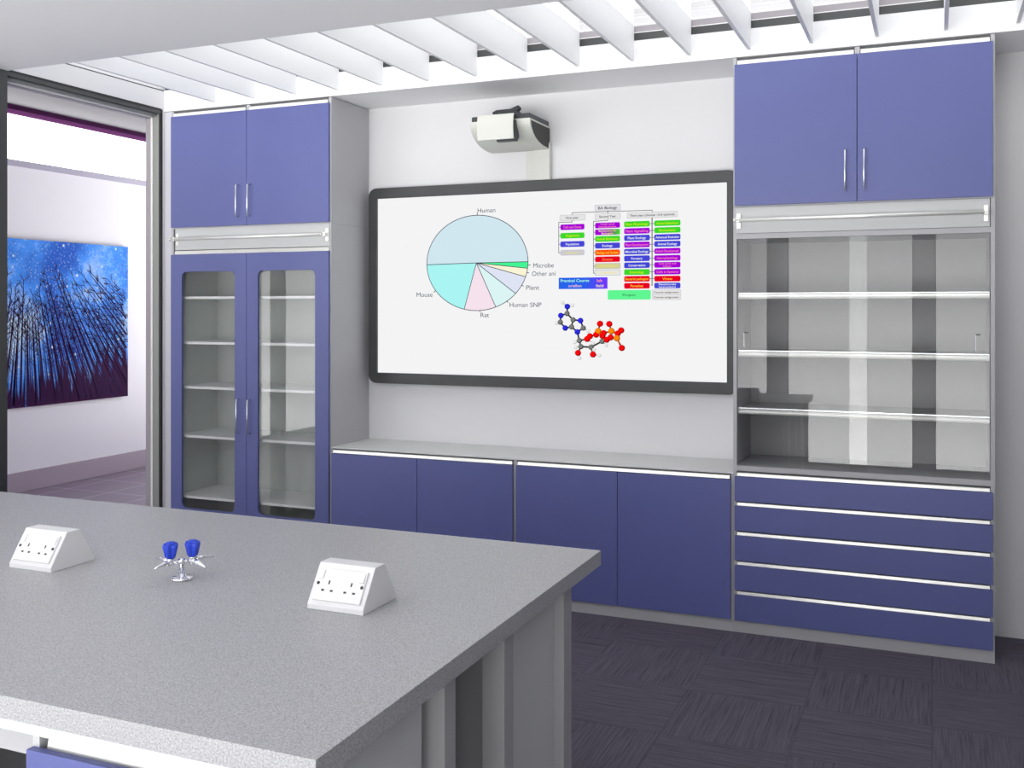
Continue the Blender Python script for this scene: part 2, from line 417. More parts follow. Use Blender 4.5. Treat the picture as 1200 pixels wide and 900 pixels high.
# tall glazed cabinet, left
x0, x1, xs = -4.684, -3.432, -4.060
t = thing('tall_cabinet', 'tall cabinet with blue framed glass doors beside the doorway', 'cabinet', (xs, 5.52, 0))
yb = YB-.004
c = mb('carcass').box(x0, x0+.018, YF, yb, 0, ZO-.001).box(x1-.018, x1, YF, yb, 0, ZO-.001)
c.box(x0+.018, x1-.018, YF, yb, .05, .068).box(x0+.018, x1-.018, YF+.03, yb, 2.06, 2.078)
c.build('carcass', t)
mb('inner_left').box(x0+.018, x1-.018, yb-.008, yb, .068, 2.06).box(x0+.0185, x0+.020, YF+.004, yb-.008, .068, 2.06).box(x1-.020, x1-.0185, YF+.004, yb-.008, .068, 2.06).build('interior_lining', t)
box('plinth', 'carcass', t, x0+.018, x1-.018, YF, YF+.018, 0, .05)
box('rail_panel', 'panel', t, x0+.034, x1-.010, YF-.003, YF+.008, 2.0785, 2.2215, .0006)
strip(t, x0+.034, x1-.014, 2.052, 2.074)
rail(t, -4.664, -3.474, 2.150, -4.628, -3.458, 2.109, 2.190)
for k, (a, b, ga, gb, hx) in enumerate(((-4.675, -4.0615, -4.584, -4.153, -4.120), (-4.0585, -3.441, -3.972, -3.540, -4.034))):
    outer = [(a, .067), (b, .067), (b, 2.048), (a, 2.048)]
    d = mb('blue').plate_hole(outer, rrect(ga, gb, .372, 1.934, .038), DY0, DY1).build('door', t, .001)
    mb('glass').box(ga-.008, gb+.008, YF+.0005, YF+.0045, .364, 1.942).build('glass', d)
    handle(d, hx, .890, 1.106, DY0)
for z in (1.771, 1.470, 1.174, .849, .445):
    sh = mb('shelf').box(x0+.021, x1-.021, YF+.03, yb-.009, z-.016, z+.0).build('shelf', t)

# base cupboards
def base(x0, x1, xs, label):
    t = thing('base_cabinet', label, 'cabinet', ((x0+x1)/2, 5.52, 0), 'base cupboards')
    c = mb('carcass').box(x0, x0+.010, YF, yb, 0, .826).box(x1-.010, x1, YF, yb, 0, .826).box(x0+.01, x1-.01, YF+.004, yb, .05, .067).box(x0+.01, x1-.01, yb-.01, yb, .067, .826)
    c.build('carcass', t)
    box('top', 'toplam', t, x0, x1, YF-.002, yb, .826, .834, .001)
    box('plinth', 'carcass', t, x0+.01, x1-.01, YF, YF+.016, 0, .05)
    box('shadow_gap', 'recess', t, x0+.010, x1-.010, YF+.020, YF+.024, .790, .826)
    strip(t, x0+.016, x1-.016, .802, .818)
    for a, b in ((x0+.010, xs-.0015), (xs+.0015, x1-.010)):
        box('door', 'blue', t, a, b, DY0, DY1, .067, .797, .0012)
base(-3.431, -2.198, -2.824, 'low blue two-door base cupboard standing against the tall glazed cabinet')
base(-2.197, -.961, -1.586, 'low blue two-door base cupboard standing against the drawer unit')

# right display unit with sliding glass and drawers
x0, x1 = -.960, .277
t = thing('display_cabinet', 'grey shelving unit with sliding glass panes over five wide blue drawers', 'cabinet', ((x0+x1)/2, 5.52, 0))
c = mb('carcass').box(x0, x0+.018, YF, yb, 0, ZO-.001).box(x1-.018, x1, YF, yb, 0, ZO-.001)
c.box(x0+.018, x1-.018, YF, yb, .05, .066).box(x0+.018, x1-.018, YF, yb, 2.057, 2.084).box(x0+.018, x1-.018, YF, yb, .845, .872)
c.build('carcass', t)
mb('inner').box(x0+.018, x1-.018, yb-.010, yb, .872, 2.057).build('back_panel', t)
box('plinth', 'carcass', t, x0+.018, x1-.018, YF, YF+.018, 0, .05)
box('rail_panel', 'panel', t, x0+.014, x1-.021, YF-.003, YF+.008, 2.0855, 2.2205, .0006)
rail(t, -.952, .243, 2.152, -.930, .239, 2.109, 2.188)
for z in (1.757, 1.456, 1.155):
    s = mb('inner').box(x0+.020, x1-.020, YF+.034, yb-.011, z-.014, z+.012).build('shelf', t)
    e = mb('alu').prism([(YF+.034, z-.016), (YF+.026, z-.013), (YF+.024, z-.006), (YF+.026, z+.0), (YF+.025, z+.008), (YF+.034, z+.010)], 'x', x0+.022, x1-.022, False).use('satin').box(x0+.022, x1-.022, YF+.030, YF+.036, z+.013, z+.018).build('edge_strip', s)
for k, (a, b, yy) in enumerate(((-.938, -.298, YF+.004), (-.383, .255, YF+.013))):
    g = mb('glass').box(a, b, yy, yy+.004, .8735, 2.0555).build('sliding_glass', t)
    fx = -.895 if k == 0 else .205
    mb('darker').box(fx-.010, fx+.010, yy-.0012, yy-.0002, 1.565, 1.570).use('satin').box(fx-.0105, fx-.0095, yy-.0012, yy-.0002, 1.49, 1.565).build('finger_recess', g)
box('shadow_gap', 'recess', t, x0+.018, x1-.018, YF+.020, YF+.024, .066, .845)
tops = [.8165, .662, .507, .3525, .198]; bots = [.688, .5335, .3785, .224, .0655]
for a, b in zip(tops, bots):
    d = box('drawer', 'blue', t, x0+.009, x1-.009, DY0, DY1, b, a, .0012)
    strip(d, x0+.021, x1-.021, a+.004, a+.018)

# ------------------------------------------------------------------ interactive whiteboard
YS = 5.690
def px(x, y, Yp=YS):      # where the slide artwork sits on the screen plane
    r = Vector((math.cos(TH), math.sin(TH), 0)); w = Vector((-math.sin(TH), math.cos(TH), 0))
    d = w+r*((x-600)/1174)+Vector((0, 0, 1))*((360-y)/1174)
    k = Yp/d.y
    return d.x*k, H+d.z*k
wb = thing('interactive_whiteboard', 'wide white screen in a charcoal frame mounted on the wall between the cabinets', 'screen', (-2.20, 5.70, 1.205))
BX0, BX1, BZ0, BZ1 = -3.398, -1.003, 1.206, 2.474
mb('bezel').plate_hole(rrect(BX0, BX1, BZ0, BZ1, .055, 10), [(-3.334, 1.274), (-1.067, 1.274), (-1.067, 2.406), (-3.334, 2.406)], YS-.012, YB-.001).build('frame', wb, .004)
scr = mb(emis('screen_white', srgb(244, 244, 245))).box(-3.333, -1.068, YS, YS+.02, 1.2745, 2.4055).build('screen', wb)
EC = {}
def E_(r, g, b):
    k = (r, g, b)
    if k not in EC: EC[k] = emis('screen_ink_%d_%d_%d' % k, srgb(*k))
    return EC[k]
INK = (70, 75, 85)
def line(b, x0, y0, x1, y1, w, yy):
    a = Vector((x0, 0, y0)); c = Vector((x1, 0, y1)); d = (c-a).normalized(); n_ = Vector((-d.z, 0, d.x))*w/2
    for p in [[a+n_, a-n_, c-n_, c+n_]]: b.poly([(v.x, yy, v.z) for v in p])
# pie chart
pie = MB()
lx, _ = px(500.3, 307); rx_, _ = px(618.9, 307); _, tz = px(560, 252.2); _, bz = px(560, 364)
cx, cz, RX, RZ = (lx+rx_)/2, (tz+bz)/2, (rx_-lx)/2, (tz-bz)/2
def ang(x, y):
    a, b = px(x, y); return math.atan2((b-cz)/RZ, (a-cx)/RX)
marks = [ang(618.8, 306.7), ang(617.8, 314.3), ang(615.5, 324.2), ang(603.5, 343.3), ang(580.7, 358.9), ang(544.3, 361.6), ang(500.4, 306.6)]
marks[-1] = -PI+.02 if marks[-1] > 0 else marks[-1]
cols = [(68, 245, 150), (251, 245, 214), (223, 228, 245), (219, 245, 245), (245, 226, 237), (170, 245, 243)]
def sector(a0, a1, col, n=24):
    pie.use(E_(*col))
    for i in range(n):
        p, q = a0+(a1-a0)*i/n, a0+(a1-a0)*(i+1)/n
        pie.poly([(cx, YS-.0006, cz), (cx+RX*math.cos(q), YS-.0006, cz+RZ*math.sin(q)), (cx+RX*math.cos(p), YS-.0006, cz+RZ*math.sin(p))])
for i in range(6): sector(marks[i], marks[i+1], cols[i])
sector(marks[0], marks[-1]+2*PI, (209, 231, 240), 64)
pie.use(E_(*INK))
for i in range(96):
    a, b = 2*PI*i/96, 2*PI*(i+1)/96
    line(pie, cx+RX*math.cos(a), cz+RZ*math.sin(a), cx+RX*math.cos(b), cz+RZ*math.sin(b), .0045, YS-.0012)
for a in marks: line(pie, cx, cz, cx+RX*math.cos(a), cz+RZ*math.sin(a), .0045, YS-.0012)
for (ax, ay, bx, by) in ((559.4, 252, 559.4, 249.2), (619, 310.5, 622, 310.7), (617, 319.5, 620, 319.8), (611, 334, 613.8, 335.5), (593.6, 352.4, 595.5, 354.7), (562.3, 363.5, 562.6, 366), (510.5, 341, 508, 342.5)):
    a, b = px(ax, ay), px(bx, by); line(pie, a[0], a[1], b[0], b[1], .0045, YS-.0012)
for s, xa, xb, y in (('Human', 559.8, 580.5, 246.3), ('Microbe', 625, 649, 310.8), ('Other ani', 623.5, 651, 320.4), ('Plant', 616.7, 632, 336.8), ('Human SNP', 597.3, 634.5, 357), ('Rat', 563.3, 573.3, 369), ('Mouse', 488.3, 507, 345.2)):
    a = px(xa, y); b = px(xb, y); pie.text(s, a[0], b[0], (a[1]+b[1])/2, .0285, YS-.0012)
pie.build('pie_chart', scr)
# course chart
ch = MB(); ch.bold = .016
def cbox(xa, xb, yc, hpx, col, txt=None, tcol=(250, 245, 120), tw=.86, th=.42, edge=None):
    a = px(xa, yc); b = px(xb, yc); z = (a[1]+b[1])/2; hz = hpx/2*px(0, 0)[1]*0
    hz = abs(px((xa+xb)/2, yc-hpx/2)[1]-px((xa+xb)/2, yc+hpx/2)[1])/2
    if edge:
        ch.use(E_(*edge)); ch.poly([(x, YS-.0004, zz) for x, zz in rrect(a[0]-.003, b[0]+.003, z-hz-.003, z+hz+.003, .006, 3)])
    if isinstance(col, list):
        n = 12; xs_ = [a[0]+(b[0]-a[0])*i/n for i in range(n+1)]
        for i in range(n):
            k = min(1, max(0, (i/(n-1)-col[2])/(1-col[2]) if col[2] < 1 else 0)); cc = tuple(int(col[0][j]+(col[1][j]-col[0][j])*k) for j in range(3))
            ch.use(E_(*cc)); ch.poly([(xs_[i], YS-.0007, z-hz), (xs_[i+1], YS-.0007, z-hz), (xs_[i+1], YS-.0007, z+hz), (xs_[i], YS-.0007, z+hz)])
    else:
        ch.use(E_(*col)); ch.poly([(x, YS-.0007, zz) for x, zz in rrect(a[0], b[0], z-hz, z+hz, min(.008, hz*.6), 3)])
    if txt:
        ls = txt.split('\n'); m_ = (a[0]+b[0])/2; w = (b[0]-a[0])*tw/2
        ch.use(E_(*tcol))
        for i, s in enumerate(ls):
            ww = w*min(1, len(s)/max(len(q) for q in ls)+.05)
            zz = z+hz*(0 if len(ls) == 1 else (.46 if i == 0 else -.46))
            ch.text(s, m_-ww, m_+ww, zz, 2*hz*(th if len(ls) == 1 else .32), YS-.0013)
PUR, GRN, BLU, ORG, RED, GRY = (165, 0, 215), (62, 215, 45), (68, 70, 215), (250, 85, 5), (232, 0, 35), (228, 228, 228)
PT, GT, BT, RT, OT = (255, 120, 175), (205, 240, 20), (235, 240, 235), (255, 190, 40), (255, 205, 60)
DK = (70, 70, 75)
cbox(697.5, 726.8, 243.4, 6.4, (226, 226, 228), 'BA Biology', DK, .76, .5, (200, 200, 202))
cbox(656.4, 685.4, 255.1, 6, (228, 228, 228), 'First year', DK, .50, .42, (205, 205, 205))
cbox(697.6, 726.8, 253.5, 6, (228, 228, 228), 'Second Year', DK, .68, .42, (205, 205, 205))
cbox(735.2, 793.5, 251.8, 6, (228, 228, 228), 'Third year (choose ~5-6 options)', DK, .90, .42, (205, 205, 205))
for y, c, s, tc in ((266, PUR, 'Cells and Genes', PT), (276, GRN, 'Organisms', GT), (286, BLU, 'Populations', BT), (296, (205, 202, 210), 'Laboratory', (232, 228, 110))):
    cbox(656.7, 685, y, 6.6, c, s, tc, .74 if len(s) > 11 else .55, .40)
for y, c, s, tc in ((264, PUR, 'Cell and\nDevelopment', PT), (271.9, [PUR, GRN, .35], 'Biochemistry for\nBiologists', (255, 215, 150)), (279.8, GRN, 'Animal Behaviour', GT), (287.8, BLU, 'Ecology', BT), (295.9, ORG, 'Biology and Society', OT), (303.8, RED, 'Disease', (255, 130, 70)), (311.7, (214, 210, 150), 'Field Course', (236, 226, 110)), (319.4, (232, 232, 225), 'Tutorials', (245, 225, 120))):
    cbox(697.4, 726.6, y, 6.6 if y < 310 else 5.6, c, s, tc, .88 if len(s) > 12 and '\n' not in s else (.7 if '\n' in s else .42 if len(s) < 8 else .6), .40, (190, 190, 200) if y > 310 else None)
for y, c, s in ((262.5, GRN, 'Plant Physiology'), (270.6, PUR, 'Plant Signalling'), (278.7, BLU, 'Plant Ecology'), (286.7, PUR, 'Plant Development'), (294.8, BLU, 'Microbial Ecology'), (302.8, BLU, 'Forestry'), (310.8, BLU, 'Conservation'), (318.8, GRN, 'Entomology'), (326.8, RED, 'Bacterial pathogens'), (334.9, RED, 'Parasites')):
    cbox(731.4, 761.5, y, 6.7, c, s, {GRN: GT, PUR: PT, BLU: BT, RED: RT}[c], min(.9, .055*len(s)), .40)
for y, c, s in ((261.3, GRN, 'Animal Behaviour'), (269.5, GRN, 'Biochemistry'), (277.7, BLU, 'Advanced Evolution'), (285.7, BLU, 'Animal Ecology'), (294, PUR, 'Animal Development'), (302.2, PUR, 'Neurophysiology'), (310.3, PUR, 'Cell cycle and\nCancer'), (318.4, PUR, 'Cells in Systems'), (326.5, RED, 'Viruses'), (334.6, BLU, 'Plant/microbe\nInteractions')):
    cbox(766.8, 797.5, y, 6.7, c, s, {GRN: GT, PUR: PT, BLU: BT, RED: RT}[c], .66 if '\n' in s else min(.9, .053*len(s)), .40)
cbox(654.8, 712, 331.9, 13.4, [(38, 100, 235), (110, 55, 250), .5])
for s, xa, xb, y, tc in (('Practical Course', 657, 690.5, 328.9, (170, 250, 215)), ('oriellon', 666, 681.5, 334.9, (225, 190, 200)), ('lab', 699.5, 706, 328.7, (250, 150, 150)), ('field', 698.3, 707.3, 334.8, (240, 215, 170))):
    a, b = px(xa, y), px(xb, y); ch.use(E_(*tc)); ch.text(s, a[0], b[0], a[1], .017, YS-.0013)
cbox(712.2, 762.7, 345.5, 11.2, (96, 247, 147), 'Project', (60, 140, 90), .3, .26)
cbox(764.6, 797.5, 342.4, 5.2, (230, 228, 230), 'Course assignment', (95, 90, 80), .9, .42, (208, 205, 208))
cbox(764.6, 797.5, 348.2, 5.2, (230, 228, 230), 'Course assignment', (95, 90, 80), .9, .42, (208, 205, 208))
ch.use(E_(135, 135, 138))
def pl(x0, y0, x1, y1, w=.0045):
    a, b = px(x0, y0), px(x1, y1); line(ch, a[0], a[1], b[0], b[1], w, YS-.0010)
pl(670.6, 249.3, 764.6, 246.3); pl(670.6, 249.3, 670.6, 251.8); pl(764.4, 246.3, 764.4, 248.5); pl(712.4, 246.5, 712.4, 250.3)
pl(670.6, 258.2, 670.6, 260.2); pl(670.8, 260.2, 654.8, 260.6); pl(654.8, 260.4, 654.8, 296.6)
for y in (266.4, 276.3, 286.3, 296.4): pl(654.8, y, 656.7, y)
pl(712.4, 256.6, 712.4, 258.3); pl(712.4, 258.3, 695.5, 259.4); pl(695.5, 259.3, 695.5, 320.3)
for y in (264.3, 272.2, 280.2, 288, 296, 304, 312, 320.2): pl(695.5, y, 697.5, y)
pl(764.2, 254.8, 764.2, 335, .007)
for y in (262.2, 270.3, 278.4, 286.4, 294.5, 302.6, 310.5, 318.6, 326.6): pl(761.5, y, 766.8, y-.3)
ch.build('course_chart', scr)
# molecule picture
mo = MB()
AT = dict(Ha=(209, 105, 'H'), Hb=(335, 140, 'H'), N1=(272, 155, 'N'), C1=(268, 245, 'C'), N2=(188, 270, 'N'), C2=(345, 325, 'C'), N3=(440, 335, 'N'), C3=(182, 355, 'C'), Hc=(130, 368, 'H'),
          C4=(325, 415, 'C'), N4=(245, 430, 'N'), C5=(475, 430, 'C'), Hd=(540, 470, 'H'), N5=(400, 480, 'N'), C6=(425, 590, 'C'), He=(368, 612, 'H'), Hf=(378, 675, 'H'), C7=(445, 668, 'C'), C8=(575, 675, 'C'),
          O1=(525, 570, 'O'), O2=(560, 535, 'O'), O3=(640, 515, 'O'), P1=(665, 470, 'P'), O4=(690, 375, 'O'), P2=(835, 470, 'P'), O5=(808, 378, 'O'), P3=(905, 560, 'P'), O6=(960, 460, 'O'), O7=(915, 500, 'O'), O8=(825, 550, 'O'),
          O9=(775, 580, 'O'), OA=(968, 685, 'O'), C9=(715, 600, 'C'), Hg=(770, 650, 'H'), Hh=(600, 625, 'H'), Hi=(612, 708, 'H'), OB=(408, 748, 'O'), OC=(600, 768, 'O'), Hj=(428, 815, 'H'), Hk=(680, 780, 'H'), OD=(720, 530, 'O'), OE=(735, 495, 'O'))
BD = 'Ha-N1 Hb-N1 N1-C1 C1-N2 C1-C2 C2-N3 N2-C3 C3-Hc C3-N4 N4-C4 C4-C2 N3-C5 C5-Hd C5-N5 N5-C4 N5-C6 C6-He C6-C7 C7-Hf C7-C8 C6-O1 O1-O2 O2-O3 O3-P1 P1-O4 P1-OE OE-P2 P2-O5 P2-O7 O7-P3 O7-O6 P3-OA P2-O8 O8-O9 P3-O8 P1-OD OD-O9 C9-C8 C9-OD C9-Hg C8-Hh C8-Hi C8-OC OC-Hk C7-OB OB-Hj O1-Hh'.split()
CC = {'H': ((190, 190, 190), (236, 236, 236), 21), 'N': (((20, 20, 150)), (45, 45, 225), 32), 'C': ((60, 62, 60), (125, 128, 122), 30), 'O': ((165, 0, 0), (245, 12, 12), 35), 'P': ((190, 95, 0), (250, 140, 10), 36)}
def mp_(x, y): return px(640+x/10.91, 345+y/10.91)
U = (px(641, 385)[0]-px(640, 385)[0])/10.91; UV = (px(640, 385)[1]-px(640, 386)[1])/10.91
for b in BD:
    p, q = b.split('-'); p, q = AT[p], AT[q]; a, c = mp_(p[0], p[1]), mp_(q[0], q[1]); m_ = ((a[0]+c[0])/2, (a[1]+c[1])/2)
    w = .0105 if 'H' not in (p[2], q[2]) else .006
    mo.use(E_(*CC[p[2]][0])); line(mo, a[0], a[1], m_[0], m_[1], w, YS-.0006)
    mo.use(E_(*CC[q[2]][0])); line(mo, m_[0], m_[1], c[0], c[1], w, YS-.0006)
for k_, (x, y, e) in AT.items():
    a = mp_(x, y); dk, lt, r = CC[e]; r *= 1.12
    for rr, c, dx, dz, yy in ((1, dk, 0, 0, .0009), (.78, lt, -.14, .12, .0012)):
        mo.use(E_(*c)); mo.poly([(a[0]+r*U*(dx+rr*math.cos(2*PI*i/20)), YS-yy, a[1]+r*UV*(dz+rr*math.sin(2*PI*i/20))) for i in range(20)])
mo.build('molecule_picture', scr)

# ------------------------------------------------------------------ projector
pj = thing('projector', 'cream and black short-throw projector on a wall conduit above the white screen', 'projector', (-2.35, YB, 2.47))
X0, X1 = -2.534, -2.149
def curve(y0, z0, yb_, zb_, n=14):
    # quarter-round lower front, from the top front edge to the bottom at the back
    return [(yb_-(yb_-y0)*math.cos(.5*PI*i/n)**.9 if i < n else yb_, z0-(z0-zb_)*math.sin(.5*PI*i/n)**1.0) for i in range(n+1)]
out_ = curve(5.398, 2.796, 5.690, 2.660)
pts = [(5.398, 2.800)]+out_+[(5.725, 2.660), (5.725, 2.800)]
mb('projwhite').prism(pts, 'x', X0, X1, False).build('shell', pj, .002)
inn = curve(5.415, 2.786, 5.68, 2.668)
mb('projblack').prism([(5.415, 2.788)]+inn+[(5.717, 2.668), (5.717, 2.788)], 'x', X1-.001, X1+.0015).build('side_panel', pj)
mb('projgrey').box(X0+.004, X1-.004, 5.412, 5.722, 2.8005, 2.832).build('top_cover', pj, .006)
mb('projgrey').prism([(5.343+.02, 2.690), (5.372, 2.668), (5.41, 2.668), (5.44, 2.70), (5.41, 2.79), (5.363, 2.79)], 'x', X0+.185, X0+.300).build('lens_recess', pj)
fl = []
n = 8
for i in range(n+1):
    a = i/n; fl.append((5.342-.010*math.sin(PI*a)*1.0, 2.676+.145*a))
fl = fl+[(5.352, 2.8245)]+[(y+.008, z) for y, z in fl[::-1]]
mb('projwhite').prism(fl, 'x', -2.458, -2.229).build('flap', pj, .002)
mb('projgrey').box(-2.44, -2.245, 5.350, 5.43, 2.80, 2.822).build('flap_arm', pj, .004)
mb('projgrey').tube([(-2.455, 5.56, 2.875), (-2.43, 5.56, 2.882), (-2.34, 5.56, 2.883), (-2.29, 5.56, 2.892), (-2.275, 5.56, 2.886)], .012, 12, radii=[.008, .012, .012, .021, .010]).box(-2.43, -2.29, 5.545, 5.60, 2.828, 2.878).build('camera_bar', pj)
mb('trunk').box(-2.245, -2.140, 5.700, YB-.001, 2.4755, 2.70).build('conduit', pj, .003)
mb('trunk').box(-2.300, -2.250, 5.718, YB-.001, 2.4755, 2.70).build('cable_cover', pj, .003)

# ------------------------------------------------------------------ lab bench (island)
ZB = .93
BXL, BXR, BY0, BY1 = -4.05, -.966, 1.442, 3.035
b = thing('lab_bench', 'large island bench with a speckled grey worktop in the foreground', 'bench', (-2.4, 2.2, 0))
box('worktop', 'bench', b, BXL, BXR, BY0, BY1, ZB-.046, ZB, .0012)
# apron rails under the top
mb('white').box(BXL+.03, BXR-.034, 1.455, 1.478, .857, .8838).build('apron', b, .001)
mb('carcass').box(BXL+.03, BXR-.034, 2.99, 3.005, .857, .8838).build('apron', b, .001)
# near row: carcass behind the blue fronts
nr = mb('panel').box(-1.018, -1.000, 1.480, 1.5, 0, .8835).box(-1.047, -1.030, 1.5, 1.946, 0, .8835).box(-1.661, -1.643, 1.480, 1.889, 0, .8565).box(-1.643, -1.047, 1.484, 1.889, .05, .068).box(-1.643, -1.047, 1.874, 1.889, .068, .857)
nr.build('carcass', b)
mb('lilac').box(-1.643, -1.018, 1.515, 1.520, .80, .8565).build('shadow_gap', b)
strip(b, -1.632, -1.028, .812, .840, 1.486)
fr = mb('blue').box(-1.659, -1.335, 1.462, 1.480, .66, .822).build('drawer', b, .001)
fr = mb('blue').box(-1.331, -1.003, 1.462, 1.480, .66, .822).build('drawer', b, .001)
box('door', 'blue', b, -1.659, -1.335, 1.462, 1.480, .067, .655, .001)
box('door', 'blue', b, -1.331, -1.003, 1.462, 1.480, .067, .655, .001)
# knee space panel, further cupboards on the left
mb('carcass').box(-2.55, -1.661, 1.50, 1.514, .790, .8565).build('modesty_panel', b)
mb('panel').box(-3.98, -2.55, 1.480, 1.889, 0.0, .8565).build('carcass', b)
box('door', 'blue', b, -3.26, -2.553, 1.462, 1.480, .067, .822, .001)
box('door', 'blue', b, -3.97, -3.263, 1.462, 1.480, .067, .822, .001)
# service void between the rows and far row
mb('voidshade').box(-3.98, -1.045, 2.360, 2.375, 0, .8835).build('service_panel', b)
mb('panel').box(-1.047, -1.030, 2.464, 2.775, 0, .8835).box(-3.98, -1.047, 2.464, 2.712, .0, .08).box(-3.98, -1.047, 2.464, 2.479, .08, .8835).box(-3.98, -3.96, 2.479, 2.712, .08, .8835).build('carcass', b)
box('door', 'blue', b, -3.97, -3.0, 2.712, 2.73, .067, .85, .001)
box('door', 'blue', b, -2.99, -2.02, 2.712, 2.73, .067, .85, .001)
box('door', 'blue', b, -2.01, -1.04, 2.712, 2.73, .067, .85, .001)
# posts at the end
for (xa, xb, ya, ybb) in ((-1.034, -.998, 2.776, 2.844), (-1.060, -.998, 2.332, 2.392), (-1.090, -.998, 1.994, 2.050)):
    mb('leg').box(xa, xb, ya, ybb, 0, .8835).build('leg', b, .001)
for (ya, ybb) in ((1.48, 1.55), (2.776, 2.844)):
    mb('leg').box(-4.03, -3.985, ya, ybb, 0, .8835).build('leg', b, .001)

# ------------------------------------------------------------------ socket boxes
def socket():
    t = thing('socket_box', 'white double power socket box on the bench, to the right of the blue-handled taps', 'socket', (-1.390, 2.159, ZB), 'bench socket boxes')
    X0, X1 = -1.390-.083, -1.390+.083; Y0 = 2.159
    mb('socket').prism([(Y0, ZB), (Y0, ZB+.013), (Y0+.060, ZB+.106), (Y0+.108, ZB+.106), (Y0+.165, ZB+.014), (Y0+.165, ZB)], 'x', X0, X1).build('housing', t, .002)
    # sloping face frame
    o = Vector((-1.390, Y0+.030, ZB+.0595)); up = Vector((0, .060, .093)).normalized(); rt = Vector((1, 0, 0)); nn = rt.cross(up).normalized()
    if nn.y > 0: nn = -nn
    def slab(b, u0, u1, v0, v1, d0, d1):
        P = lambda u, v, d: o+rt*u+up*v+nn*d
        c = [P(u0, v0, d0), P(u1, v0, d0), P(u1, v1, d0), P(u0, v1, d0), P(u0, v0, d1), P(u1, v0, d1), P(u1, v1, d1), P(u0, v1, d1)]
        v = [b.bm.verts.new(q) for q in c]
        fs = [b._f([v[i] for i in q]) for q in ((0,3,2,1),(4,5,6,7),(0,1,5,4),(1,2,6,5),(2,3,7,6),(3,0,4,7))]
        bmesh.ops.recalc_face_normals(b.bm, faces=[f for f in fs if f])
    p = mb('plate'); slab(p, -.071, .071, -.044, .040, -.001, .006); p = p.build('face_plate', t, .002)
    for s in (-1, 1):
        k = mb('plate'); slab(k, s*.060-.007, s*.060+.007, .010, .034, .0055, .0095); k.build('switch', p, .0015)
        k = mb('hole')
        c = o+rt*(s*.0645)+up*(-.001)
        k.tube([c+nn*.005, c+nn*.0072], .0044, 12); k.build('screw', p)
        k = mb('hole')
        slab(k, s*.033-.0022, s*.033+.0022, -.002, .008, .0058, .0064)
        for q in (-.013, .013): slab(k, s*.033+q-.004, s*.033+q+.004, -.0205, -.0155, .0058, .0064)
        k.build('pin_holes', p)
    return t
s1 = socket()
s2 = copy_tree(s1); s2.location = (-2.437, 2.160, ZB)
tag(s2, 'white double power socket box near the left end of the bench, left of the taps', 'socket', 'bench socket boxes')

# ------------------------------------------------------------------ bench taps
TX, TY = -1.957, 2.252
t = thing('bench_tap', 'small chrome bench tap with two royal blue handles', 'tap', (TX, TY, ZB))
def W(lat, d, z): return Vector((TX+lat*.9223-d*.3865, TY+lat*.3865+d*.9223, ZB+z))
mb('chrome').lathe([(.029, ZB), (.031, ZB+.003), (.030, ZB+.006), (.026, ZB+.009), (.012, ZB+.010), (.0115, ZB+.018)], TX, TY).build('base_plate', t)
mb('chrome').lathe([(.007, ZB+.016), (.007, ZB+.042), (.0105, ZB+.045), (.012, ZB+.052), (.0105, ZB+.059), (.004, ZB+.062)], TX, TY, 24).build('column', t)
for s in (-1, 1):
    c = W(s*.027, s*.012, .050)
    v = mb('chrome').tube([W(0, 0, .051), c], .0055, 12)
    v.lathe([(.006, c.z-.011), (.0095, c.z-.007), (.0105, c.z+.001), (.0085, c.z+.007), (.0095, c.z+.009), (.0095, c.z+.012), (.006, c.z+.014)], c.x, c.y, 20)
    v = v.build('valve', t)
    k = mb('knob').lathe([(.010, c.z+.0125, .3), (.0130, c.z+.016), (.0155, c.z+.028), (.0185, c.z+.042), (.0190, c.z+.048), (.0165, c.z+.055), (.0155, c.z+.050, .8), (.0125, c.z+.052, .8), (.0105, c.z+.059, .8), (.006, c.z+.060, .3)], c.x, c.y, 60, .17, 5, .9+.6*s).build('handle', v)
    ends = ((-.050, .034, .004), (-.032, -.040, -.008)) if s < 0 else ((.048, -.032, -.013), (.040, .065, -.004))
    base_ = Vector((s*.027, s*.012, .050))
    for e in ends:
        pts = [W(base_.x+e[0]*f, base_.y+e[1]*f, base_.z+e[2]*f+(.004*math.sin(PI*f))) for f in (.12, .3, .45, .5, .75, 1)]
        mb('chrome').tube(pts, .004, 12, radii=[.0078, .0080, .0072, .0055, .0040, .0024]).build('nozzle', v)

